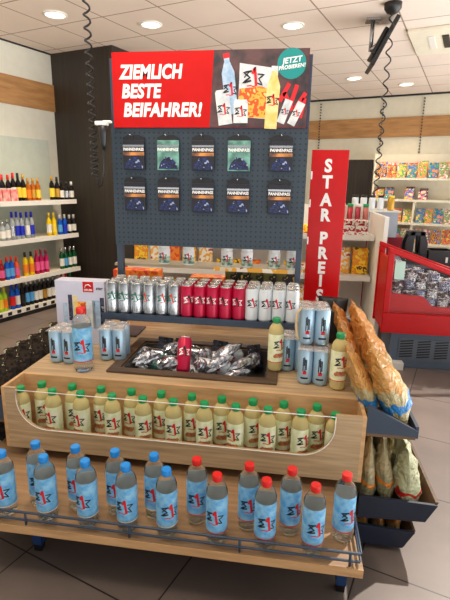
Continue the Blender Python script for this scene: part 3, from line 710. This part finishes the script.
for cx, cz, a_ in ((-.07, 1.785, -.35), (-.015, 1.775, -.45)): flat(rot([(-.019, -.055), (.019, -.055), (.019, .055), (-.019, .055)], cx, cz, a_), M_pw, 'print_can', .0014)
for cx, cz, a_ in ((-.075, 1.87, -.5), (-.03, 1.86, -.3), (-.055, 1.83, .5), (0, 1.83, -.6), (.012, 1.80, -.2)): flat(rot([(-.010, -.045), (.010, -.045), (.010, .045), (-.010, .045)], cx, cz, a_), M_inkred, 'print_stick', .001)
for cx, cz, s_ in ((-.335, 1.885, .07), (-.225, 1.935, .10), (-.13, 1.835, .06), (-.366, 1.795, .062), (-.282, 1.785, .06), (-.07, 1.785, .036), (-.015, 1.775, .036)):
    mb, ms = star_logo(s_, None, cz, YH-.0026, x0=cx, tilt=0); mb.build('print_star', ms, hp)

# hanging packs on the pegboard
def hang_pack(body, sunset=True):
    t = thing('hanging_pack', '', 'hanging pack')
    sl_ = MB().box(-.056, .056, -.010, .0, -.0, .145).build('sleeve', body, t, .002)
    MB().prism([(-.056, .145), (.056, .145), (.056, .158), (.03, .17), (-.03, .17), (-.056, .158)], -.004, -.001).build('hang_tab', M_ink, t)
    box('silver_band', M_chrome, -.056, .056, -.0115, -.010, .112, .122, sl_)
    text_mesh('pack_title', 'PANNENPASS', .0205, M_inkwhite, sl_, (0, -.0108, .093), 0, .0004, .0006, align='CENTER', sx=.86)
    box('sunset_print', mat('sunset_orange', (214, 140, 70), rgb2=(80, 50, 44), scale=18), -.056, .056, -.0112, -.010, .070, .086, sl_) if sunset else None
    mb = MB(); mb.poly([(-.05, -.0112, .006), (.05, -.0112, .006), (.046, -.0112, .03), (.02, -.0112, .062), (-.012, -.0112, .066), (-.04, -.0112, .036)])
    mb.build('car_print', multi('pack_car_print', [(20, 28, 60), (30, 50, 110), (14, 16, 30), (24, 36, 80), (150, 160, 190)], 60), sl_)
    MB().tube([(0, .012, .163), (0, -.05, .163), (0, -.06, .168)], .003, 6).build('hook', M_chrome, t)
    return t
pk1 = hang_pack(mat('pack_black', (24, 24, 34), .2)); pk1.location = (-.826, 2.395, 1.385)
pk2 = hang_pack(mat('pack_mint', (120, 176, 160), rgb2=(70, 110, 100), scale=26), False)
xs = [-.826, -.646, -.466, -.285, -.078]
first = True; used2 = False
for rw in (0, 1):
    for i, x in enumerate(xs):
        loc = (x, 2.386, 1.507 if rw == 0 else 1.300)
        pale = rw == 0 and i in (1, 3)
        if pale:
            o = pk2 if not used2 else dup(pk2, loc); used2 = True; o.location = loc
        elif first: o = pk1; first = False; o.location = loc
        else: o = dup(pk1, loc)
        o.rotation_euler = (0, 0, 0)
        tag(o, f'{"pale mint" if pale else "black"} printed pack hanging in the {"upper" if rw == 0 else "lower"} pegboard row, {nth(i, 5)}', 'hanging pack', 'packs hanging on the pegboard')

# ------------------------------------------------------------------ bottles
def drink_bottle(liquid, capm, labm, logocol, fruit=False, q=1.0):
    cq = 1.12 if fruit else 1.03
    t = thing('drink_bottle', '', 'bottle')
    MB().lathe([(.012*q, .006), (.026*q, 0), (.032*q, .004), (.0355*q, .014), (.0335*q, .028), (.0362*q, .040), (.0362*q, .184), (.0352*q, .194), (.031*q, .206), (.024*q, .216), (.0168, .224), (.0140, .232)], 26).build('bottle_body', liquid, t)
    MB().lathe([(.0155*cq, .227), (.0166*cq, .230), (.0166*cq, .246), (.0152*cq, .25)], 30, ridges=(1, 2)).build('cap', capm, t)
    lb = MB().lathe([(.0367*q, .044), (.0367*q, .178)], 30, cap=False).lathe([(.0365*q, .178), (.0365*q, .044)], 30, mi=1, cap=False).build('wrap_label', [labm, M_white], t)
    mb, ms = star_logo(.064, .0369*q, (.105 if not fruit else .128), col=logocol, x0=.006); 
    mb.build('star_logo', ms, lb)
    if fruit:
        mf = MB()
        for k in range(8):
            a = -.5+k*.16; mf.lathe([(.0005, 0), (.0085, .0004), (.0085, .0008)], 8, M=Matrix.Translation((.0367*q*sin(a), -.0367*q*cos(a), .076+.006*(k % 2))) @ Matrix.Rotation(a, 4, 'Z') @ Matrix.Rotation(R(90), 4, 'X'))
        mf.build('fruit_print', M_lfruit, lb)
        MB().lathe([(.0369*q, .044), (.0369*q, .048)], 26, cap=False).build('label_rim', M_inkred, lb)
    else: MB().lathe([(.0369*q, .044), (.0369*q, .048)], 26, cap=False).build('label_rim', M_inkred if capm is M_redcap else M_white, lb)
    return t
blue_p = drink_bottle(M_water, M_bluecap, M_lblue, M_ink); red_p = drink_bottle(M_water, M_redcap, M_lblue, M_ink); green_p = drink_bottle(M_juice, M_greencap, M_lgreen, M_ink, True, .96)
ZL = .2658
front = [(-.983, 'b'), (-.823, 'b'), (-.669, 'b'), (-.523, 'b'), (-.38, 'b'), (-.206, 'r'), (-.042, 'r'), (.116, 'r')]
back = [(-.897, 'b'), (-.741, 'b'), (-.591, 'b'), (-.446, 'b'), (-.291, 'r'), (-.106, 'r'), (.04, 'r'), (.222, 'r')]
for rn, row, y in (('front', front, 1.326), ('rear', back, 1.402)):
    for i, (x, c) in enumerate(row):
        p_ = blue_p if c == 'b' else red_p
        same = [q for q in row if q[1] == c]; j = same.index((x, c))
        dup(p_, (x, y, ZL), random.uniform(-.35, .45), f'{"blue" if c == "b" else "red"}-capped water bottle, {rn} row of the lower shelf, {nth(j, len(same))} of that colour', f'{"blue" if c == "b" else "red"}-capped bottles on the lower shelf')
gf = [-1.112, -.967, -.842, -.705, -.573, -.445, -.317, -.190, -.062, .066, .197]
gb = [-1.045, -.905, -.775, -.640, -.510, -.379, -.253, -.125, .0, .132]
for rn, row, y in (('front', gf, 1.7015), ('rear', gb, 1.7605)):
    for i, x in enumerate(row):
        x = x*1.022+ (0.002 if rn == 'front' else 0)
        dup(green_p, (x, y, .3302), random.uniform(-.4, .5), f'green-capped yellow drink bottle, {rn} row of the wooden tray, {nth(i, len(row))}', 'green-capped bottles in the wooden tray')
dup(green_p, (.222, 1.90, ZC+.0005), .15, 'green-capped yellow drink bottle standing at the front right corner of the worktop', 'green-capped bottles on the worktop')
dup(green_p, (-.052, 2.03, ZC+.013), .5, 'green-capped yellow drink bottle standing at the right end of the can recess', 'green-capped bottles on the worktop')
big = dup(red_p, (-.925, 1.885, ZC+.0005), .2, 'large red-capped drink bottle between the two pale blue can packs', 'large drink bottle', scale=1.2)
del big['group']
for p_ in (blue_p, red_p, green_p): remove(p_)

# ------------------------------------------------------------------ cans
def can(body, logocol, nm='drink_can', redc=M_inkred, word=False):
    t = thing(nm, '', 'can')
    b_ = MB().lathe([(.024, 0), (.027, .002), (.0325, .010), (.0328, .015), (.0328, .148), (.0275, .161), (.0268, .164)], 24).build('can_body', body, t)
    ld = MB().lathe([(.0272, .163), (.0278, .167), (.0262, .168), (.0255, .1645), (.001, .1642)], 24, cap=False).build('lid', M_lid, t)
    MB().lathe([(.004, .165), (.008, .1665), (.008, .1675), (.004, .1680)], 10, M=Matrix.Translation((0, -.008, 0))).build('pull_tab', M_lid, ld)
    mb, ms = star_logo(.056, .0329, .095, col=logocol, red=redc, tilt=.15); mb.build('star_logo', ms, b_)
    return t
cg = can(M_silver, M_inkgreen, redc=M_inkgreen); ck = can(M_silver, M_inkgreen, redc=mat('orange_red_ink', (222, 76, 40), .05)); cr = can(M_redcan, M_inkwhite, redc=M_ink); cw = can(M_whitecan, M_ink)
kinds = [(cg, 'silver can with green star')]*3+[(ck, 'silver can with orange star')]*3+[(cr, 'crimson can')]*5+[None]+[(cw, 'white can')]*4
cx0 = -.902; step = .0655
xs_ = []
for i in range(16):
    x = cx0+i*step - (.022 if i > 11 else 0)
    xs_.append(x)
ZK = .7885
for rw, y in enumerate((2.203, 2.272, 2.341)):
    cnt = {}
    for i in range(16):
        k = kinds[i]
        if k is None: continue
        x = xs_[i]
        if x > 0.012: x = .0095
        if i > 11: x = -.183+(i-12)*.0663
        j = cnt.get(k[1], 0); cnt[k[1]] = j+1
        num = {'silver can with green star': 3, 'silver can with orange star': 3, 'crimson can': 5, 'white can': 4}[k[1]]
        dup(k[0], (x, y, ZK), random.uniform(-.5, .6), f'{k[1]}, {["front","middle","rear"][rw]} rack row, {nth(j, num)}', 'cans lined up on the rack shelf')
# cans heaped in the recess
hr = random.Random(3)
zr = ZC-.099
lay = [(-.69, 2.02, .0), (-.69, 2.18, .0)]
n = 0
for li, (z, cells) in enumerate([(zr+.034, [(-.66, 2.0), (-.475, 2.01), (-.29, 2.0), (-.66, 2.11), (-.475, 2.11), (-.29, 2.11), (-.66, 2.22), (-.475, 2.22), (-.29, 2.22)]),
                                  (zr+.103, [(-.62, 2.01), (-.34, 2.03), (-.62, 2.12), (-.50, 2.22), (-.30, 2.17)])]):
    for i, (x, y) in enumerate(cells):
        if li == 0: a = R(90)+hr.uniform(-.12, .12); b = R(90)
        else: a = R(90)+hr.uniform(-.7, .7); b = R(90)+hr.uniform(-.12, .12)
        d = Vector((sin(b)*cos(a-pi/2+0), sin(b)*sin(a-pi/2), cos(b)))
        o = dup([cg, cw, ck][n % 3], (0, 0, 0)); o.rotation_euler = (0, b, a-pi/2)
        o.location = Vector((x, y, z))-d*.084
        if li == 1: tag(o, f'silver can lying on top of the recess heap, {["at its front left","right of the upright red can","at its left beside the dark packs","at the back by the dark packs","at its right end"][i]}', 'can', 'cans heaped in the recess')
        else: tag(o, 'silver can lying in the bottom layer of the heap', 'can', 'bottom cans in the recess')
        n += 1
o = dup(cr, (-.478, 2.012, zr+.066), (R(-24), R(4), .2), 'crimson can leaning upright in the heap of silver cans in the recess'); o['label'] = 'crimson can leaning upright in the heap of silver cans in the recess'
o.location = (-.478, 1.975, zr+.085)
# foil parcels
def lump(m, s, seed, name):
    rnd = random.Random(seed); vs = []; fs = []; nu, nv = 14, 8
    for j in range(nv+1):
        for i in range(nu):
            a = 2*pi*i/nu; e = pi*(j/nv)-pi/2; q = 1+rnd.uniform(-.28, .2)
            vs.append((s[0]*cos(e)*cos(a)*q, s[1]*cos(e)*sin(a)*q, s[2]*sin(e)*(1+rnd.uniform(-.15, .15))))
    for j in range(nv):
        for i in range(nu): fs.append((j*nu+i, j*nu+(i+1) % nu, (j+1)*nu+(i+1) % nu, (j+1)*nu+i))
    return MB().add(vs, fs).build(name, m)
for i, (x, y, z, s, rz, lab) in enumerate([(-.545, 1.985, zr+.118, (.05, .035, .03), .3, 'round crumpled foil parcel left of the upright red can'), (-.40, 2.0, zr+.115, (.034, .03, .035), 0, 'small crumpled foil parcel right of the upright red can'),
                                           (-.215, 2.04, zr+.112, (.085, .032, .028), .7, 'long crumpled foil parcel at the right end of the recess'), (-.165, 2.12, zr+.11, (.05, .03, .035), 1.0, 'foil parcel at the back right of the recess'), (-.40, 2.11, zr+.125, (.045, .04, .04), 1.2, 'foil parcel behind the upright red can'),
                                           (-.235, 1.975, zr+.09, (.075, .026, .022), .5, 'flat foil parcel at the front right of the recess')]):
    o = lump(M_foil, s, i+5, 'foil_parcel'); o.location = (x, y, z); o.rotation_euler = (0, -.2, rz); tag(o, lab, 'foil parcel', 'foil parcels in the recess')
for i, (x, y, z, s_, rz, lab) in enumerate([(-.66, 1.985, zr+.135, (.07, .03, .03), .25, 'long foil parcel at the front left of the recess'), (-.70, 2.09, zr+.12, (.035, .05, .03), 0, 'foil parcel against the left edge of the recess'), (-.31, 1.99, zr+.14, (.07, .03, .03), .6, 'foil parcel standing proud at the right front of the recess'),
                                           (-.29, 2.12, zr+.15, (.08, .03, .028), .5, 'long foil parcel on the right half of the heap'), (-.56, 2.10, zr+.15, (.07, .032, .03), -.3, 'foil parcel on the left half of the heap')]):
    o = lump(M_foil, s_, i+25, 'foil_parcel'); o.location = (x, y, z); o.rotation_euler = (.1, -.35, rz); tag(o, lab, 'foil parcel', 'foil parcels in the recess')
for i, (x, y, rz) in enumerate([(-.655, 2.262, .2), (-.575, 2.25, -.2), (-.36, 2.262, .1), (-.145, 2.24, .9)]):
    o = MB().box(-.04, .04, -.011, .011, 0, .13).build('wrapped_pack', M_dpack, None, .004); o.location = (x, y-.01, zr+.018); o.rotation_euler = (R(-22), R(8), rz)
    tag(o, f'dark wrapped pack sticking up at the back of the recess, {nth(i, 4)}', 'pack', 'dark packs in the recess')

# can packs in film
def can_pack():
    t = thing('can_pack', '', 'can pack')
    for ix in (-1, 1):
        for iy in (-1, 1):
            x, y = ix*.0332, iy*.0332
            M = Matrix.Translation((x, y, 0))
            b_ = MB().lathe([(.024, 0), (.027, .002), (.0325, .010), (.0328, .015), (.0328, .148), (.0275, .161), (.0268, .164)], 22, M=M).build('can', M_bluecan, t)
            MB().lathe([(.0272, .1642), (.0278, .167), (.0262, .168), (.0255, .1655), (.001, .1652)], 20, cap=False, M=M).build('lid', M_lid, b_)
            if iy < 0:
                mb = MB(); q = .0332
                for (a0, a1, z0_, z1_, mi) in ((-.22, .28, .050, .066, 1), (-.26, -.12, .066, .125, 0), (.0, .12, .06, .12, 0), (.14, .3, .07, .118, 0), (-.1, .0, .09, .13, 0), (-.5, .5, .028, .036, 0)):
                    v_ = []; n_ = 4
                    for k in range(n_+1):
                        a = a0+(a1-a0)*k/n_; v_ += [(q*sin(a), -q*cos(a), z0_), (q*sin(a), -q*cos(a), z1_)]
                    mb.add(v_, [(2*k, 2*k+2, 2*k+3, 2*k+1) for k in range(n_)], 0 if mi == 0 else 1, M=M)
                mb.build('bull_mark', [M_ink, M_inkred], b_)
    # film over the top, sagging between the lids
    vs = []; fs = []; n_ = 10
    for j in range(n_+1):
        for i in range(n_+1):
            x = (i/n_*2-1); y = (j/n_*2-1); e = max(abs(x), abs(y))
            rr_ = math.hypot(abs(x)-.5, abs(y)-.5)
            z = .1705-(.012 if e > .93 else 0)-.010*max(0, 1-abs(x)*3)*max(0, 1-abs(y)*3)+random.uniform(0, .002)
            vs.append((x*.0672, y*.0672, z))
    for j in range(n_):
        for i in range(n_): fs.append((j*(n_+1)+i, j*(n_+1)+i+1, (j+1)*(n_+1)+i+1, (j+1)*(n_+1)+i))
    MB().add(vs, fs, 0, True).build('film_top', M_film, t)
    return t
cp = can_pack()
for name, loc, rz in [('shrink-wrapped pack of pale blue cans at the left front of the worktop', (-1.062, 1.995, ZC+.0005), -.04), ('shrink-wrapped pack of pale blue cans right of the large red-capped bottle', (-.845, 2.07, ZC+.0005), .08),
                      ('shrink-wrapped pack of cans under the top pack, right of the recess beside the green-capped bottle', (.12, 1.965, ZC+.0005), -.1), ('shrink-wrapped pack of cans standing left of and behind the two-pack stack', (.035, 2.10, ZC+.0005), .05),
                      ('shrink-wrapped pack of cans stacked on top of the two lower packs', (.112, 2.00, ZC+.174), .06)]:
    dup(cp, loc, rz, name, 'shrink-wrapped can packs on the worktop')
remove(cp)
st = [o for o in bpy.data.objects if o.get('label', '').startswith('shrink-wrapped pack of cans stacked')][0]
MB().tube([(-.062, -.045, .165), (-.078, -.047, .14), (-.08, -.047, .08), (-.074, -.046, .035), (-.066, -.045, .02)], .006, 6).build('carry_strap', mat('beige_strap', (226, 196, 150), .1), st)

# jars on the jar shelf
def jar():
    t = thing('gum_jar', '', 'jar')
    b_ = MB().lathe([(.026, 0), (.029, .004), (.029, .072), (.025, .08)], 20).build('jar_body', M_jar, t); MB().lathe([(.0265, .080), (.0272, .083), (.0272, .100), (.025, .103)], 22, ridges=(1, 2)).build('lid', M_jar, t)
    lb = MB().lathe([(.0293, .008), (.0293, .04)], 20, cap=False).build('green_wrap', mat('jar_label', (206, 224, 206), rgb2=(20, 100, 80), scale=50), t)
    mb, ms = star_logo(.042, .0298, .042); mb.build('star_logo', ms, b_)
    return t
j0 = jar()
for i, x in enumerate([-.707, -.568, -.353, -.242, -.093, .005]):
    dup(j0, (x, 2.50, 1.0025), random.uniform(-.3, .3), f'white lidded gum jar on the narrow shelf under the pegboard, {nth(i, 6)}', 'white gum jars on the jar shelf', scale=1.12)
remove(j0)
for p_ in (cg, ck, cr, cw): remove(p_)

# orange snack cartons and dark tray on the far side of the worktop
for i, (x, w, h, y) in enumerate([(-1.0, .30, .29, 2.90), (-.53, .22, .265, 2.90)]):
    o = box('snack_carton', orng, -w/2, w/2, -.06, .06, 0, h); o.location = (x, y, ZC+.0005); tag(o, f'bright orange snack carton behind the cans, {["left one", "right one with a lower top"][i]}', 'box', 'orange cartons on the far side of the worktop')
for i in range(5):
    o = bag('snack_bag', darkp, .15, .30, .05, i+90); o.location = (-.35+i*.085, 2.90, ZC+.001); o.rotation_euler = (R(-8), 0, .05*i); tag(o, f'dark green snack bag on the far side of the worktop, {nth(i, 5)}', 'snack bag', 'dark snack bags on the far side')

# cardboard box with product picture
t = thing('picture_box', 'pale lilac cardboard box printed with drinks and a red logo square', 'box', (-1.085, 2.215, ZC+.0005), .03)
M_lil = mat('lilac_card', (206, 206, 224), .05, rough=.5)
bx_ = box('carton', M_lil, -.135, .135, -.0, .085, 0, .345, t, .002)
def card(name, m, x0, x1, z0_, z1_, l=.0012): return box(name, m, x0, x1, -l, -.0002, z0_, z1_, bx_)
card('logo_square', M_red, .018, .075, .288, .343)
MB().tube([(.028, -.0016, .312), (.036, -.0016, .325), (.05, -.0016, .328), (.062, -.0016, .318)], .0028, 5).build('eagle_mark', M_inkwhite, bx_)
text_mesh('logo_word', 'ORLEN', .014, M_inkwhite, bx_, (.0465, -.0018, .295), 0, .0003, .0004, align='CENTER')
text_mesh('brand_word', 'star', .024, M_ink, bx_, (.087, -.0008, .302), .25, .0003, .0004)
text_mesh('printed_word', 'star', .02, M_ink, bx_, (-.118, -.0008, .075), .25, .0003, .0003)
for nm, cx, w, z0_, z1_, m in (('printed_can', -.085, .024, .11, .225, M_pb), ('printed_can', -.055, .022, .13, .27, M_dpack), ('printed_can', -.028, .022, .13, .265, M_pj), ('printed_jar', .005, .05, .1, .235, M_po), ('printed_jar', .055, .05, .1, .24, M_pw), ('printed_bag', .09, .05, .09, .245, M_pb), ('printed_can', .118, .022, .1, .26, M_dpack)):
    card(nm, m, cx-w/2, cx+w/2, z0_, z1_, .0008+.0002*(int(w*1000) % 5))
card('printed_jar', M_inkred, -.018, .03, .165, .2, .0022)
# black bag behind packs on right
t = bag('carrier_bag', M_black, .16, .26, .1, 77); t.location = (.235, 2.50, ZC+.001); t.rotation_euler = (0, 0, -.2); tag(t, 'black crumpled bag on the worktop under the red banner', 'bag')

# ------------------------------------------------------------------ crisp bags in the right side bins
def bagmat(name, base, crisp, patch, pz):
    m, nt, b = new_mat(name); N = nt.nodes; L = nt.links
    tc = N.new('ShaderNodeTexCoord'); sp = N.new('ShaderNodeSeparateXYZ'); L.new(tc.outputs['Generated'], sp.inputs[0])
    n = N.new('ShaderNodeTexNoise'); n.inputs['Scale'].default_value = 11; L.new(tc.outputs['Object'], n.inputs['Vector'])
    ad = N.new('ShaderNodeMath'); ad.operation = 'MULTIPLY_ADD'; L.new(n.outputs[0], ad.inputs[0]); ad.inputs[1].default_value = .6; L.new(sp.outputs[2], ad.inputs[2])
    rp = N.new('ShaderNodeValToRGB'); rp.color_ramp.interpolation = 'CONSTANT'; e = rp.color_ramp.elements
    cols = [(0, base), (pz[0], patch), (pz[1], base), (.76, crisp)]
    while len(e) < 4: e.new(.5)
    for i, (p, c) in enumerate(cols): e[i].position = p; e[i].color = (*lin(c), 1)
    L.new(ad.outputs[0], rp.inputs[0]); L.new(rp.outputs[0], b.inputs['Base Color']); setp(b, rough=.3)
    n2 = N.new('ShaderNodeTexNoise'); n2.inputs['Scale'].default_value = 26; n2.inputs['Detail'].default_value = 2; n2.inputs['Distortion'].default_value = 1.2; L.new(tc.outputs['Object'], n2.inputs['Vector'])
    bp = N.new('ShaderNodeBump'); bp.inputs['Strength'].default_value = 1.0; bp.inputs['Distance'].default_value = .022; L.new(n2.outputs[0], bp.inputs['Height']); L.new(bp.outputs[0], b.inputs['Normal'])
    return m
BM1 = bagmat('crisp_bag_gold_blue', (186, 172, 128), (206, 152, 84), (52, 130, 196), (.40, .54)); BM2 = bagmat('crisp_bag_gold', (196, 172, 118), (214, 146, 76), (60, 130, 190), (.30, .36))
BM3 = bagmat('crisp_bag_olive', (150, 144, 110), (176, 160, 120), (226, 130, 30), (.58, .68)); BM4 = bagmat('crisp_bag_pale_green', (196, 200, 160), (190, 190, 150), (214, 50, 40), (.44, .49))
def crisp(m, w, h, tk, loc, rot_, label, group, seed):
    o = bag('crisp_bag', m, w, h, tk, seed); o.location = loc; o.rotation_euler = rot_; return tag(o, label, 'crisp bag', group)
g = 'crisp bags in the upper right side bin'
# faces look outwards (+x); top leans back over the worktop edge
def lean(deg, yaw=0): return Matrix.Rotation(R(90+yaw), 3, 'Z') @ Matrix.Identity(3), deg
def place(m, w, h, tk, x, y, z, tilt, label, group, seed, yaw=0):
    o = bag('crisp_bag', m, w, h, tk, seed, nu=22, nv=30, crumple=.018)
    Mx = Matrix.Rotation(R(-tilt), 4, 'Y') @ Matrix.Rotation(R(90+yaw), 4, 'Z')
    o.matrix_world = Matrix.Translation((x, y, z)) @ Mx
    return tag(o, label, 'crisp bag', group)
place(BM1, .24, .30, .12, .472, 1.82, .552, 27, 'gold crisp bag with blue patch, outermost and nearest in the upper side bin', g, 1)
place(BM1, .24, .29, .08, .366, 1.86, .545, 25, 'gold and blue crisp bag in the upper side bin nearest the green-capped bottle', g, 2)
place(BM2, .24, .31, .12, .462, 2.10, .552, 24, 'shiny gold crisp bag behind the nearest outer bag in the upper side bin', g, 3)
place(BM2, .24, .31, .08, .364, 2.14, .545, 24, 'shiny gold crisp bag, inner side of the upper side bin, second from the front', g, 4)
place(BM2, .24, .32, .12, .455, 2.40, .552, 23, 'gold crisp bag third from the front at the outer side of the upper side bin', g, 5)
place(BM2, .24, .32, .08, .362, 2.44, .545, 23, 'gold crisp bag furthest back at the inner side of the upper side bin', g, 6)
g = 'crisp bags in the middle right side bin'
place(BM3, .22, .31, .075, .358, 1.80, .172, 2, 'olive crisp bag nearest the display in the middle side bin', g, 11)
place(BM3, .22, .30, .085, .440, 1.82, .176, 8, 'olive crisp bag with orange patch in the middle of the middle side bin', g, 12)
place(BM4, .22, .27, .105, .532, 1.80, .182, 9, 'pale green crisp bag with red patch at the outer side of the middle side bin', g, 13)
place(BM4, .22, .29, .075, .520, 2.06, .182, 8, 'pale green crisp bag behind the outermost one in the middle side bin', g, 14)
place(BM3, .22, .30, .07, .420, 2.08, .176, 6, 'olive crisp bag in the second row of the middle side bin', g, 15)
g = 'crisp bags lying in the lowest right side bin'
for i, x in enumerate((.355, .42, .485)):
    place(BM2, .2, .085, .055, x, 1.80, .042, 2, f'gold crisp bag lying in the lowest side bin, {["nearest the display","middle one","outermost"][i]}', g, 20+i)

# dark pouches in the left side bins
M_pouch = multi('dark_pouch_print', [(26, 20, 18), (16, 14, 14), (48, 36, 26), (30, 24, 20), (170, 160, 130)], 34, rough=.6, spec=.12)
M_pouch2 = multi('black_green_pouch_print', [(18, 18, 16), (28, 26, 22), (60, 44, 26), (24, 26, 18), (180, 180, 150)], 38, rough=.6, spec=.12)
pp = bag('snack_pouch', M_pouch, .12, .17, .012, 40)
n = 0
for i in range(9):
    for j in range(2):
        y = 1.76+i*.115; x = -1.262-j*.085
        o = pp.copy() if n else pp
        if n: COL.objects.link(o)
        if j: o.material_slots[0].link = 'OBJECT'; o.material_slots[0].material = M_pouch2
        o.location = (x, y, .495-.02*j); o.rotation_euler = (R(-38), R(-10 if j else -4), .25)
        tag(o, f'dark snack pouch, upper left side bin, {"outer" if j else "inner"} column, {ORD[i]} from the front', 'snack pouch', 'dark pouches in the upper left side bin'); n += 1
for i in range(5):
    for j in range(2):
        o = pp.copy(); COL.objects.link(o); o.location = (-1.27-j*.12, 1.75+i*.15, .178); o.rotation_euler = (R(-30), 0, .2)
        tag(o, f'dark snack pouch, middle left side bin, {"outer" if j else "inner"} column, {ORD[i]} from the front', 'snack pouch', 'dark pouches in the middle left side bin')
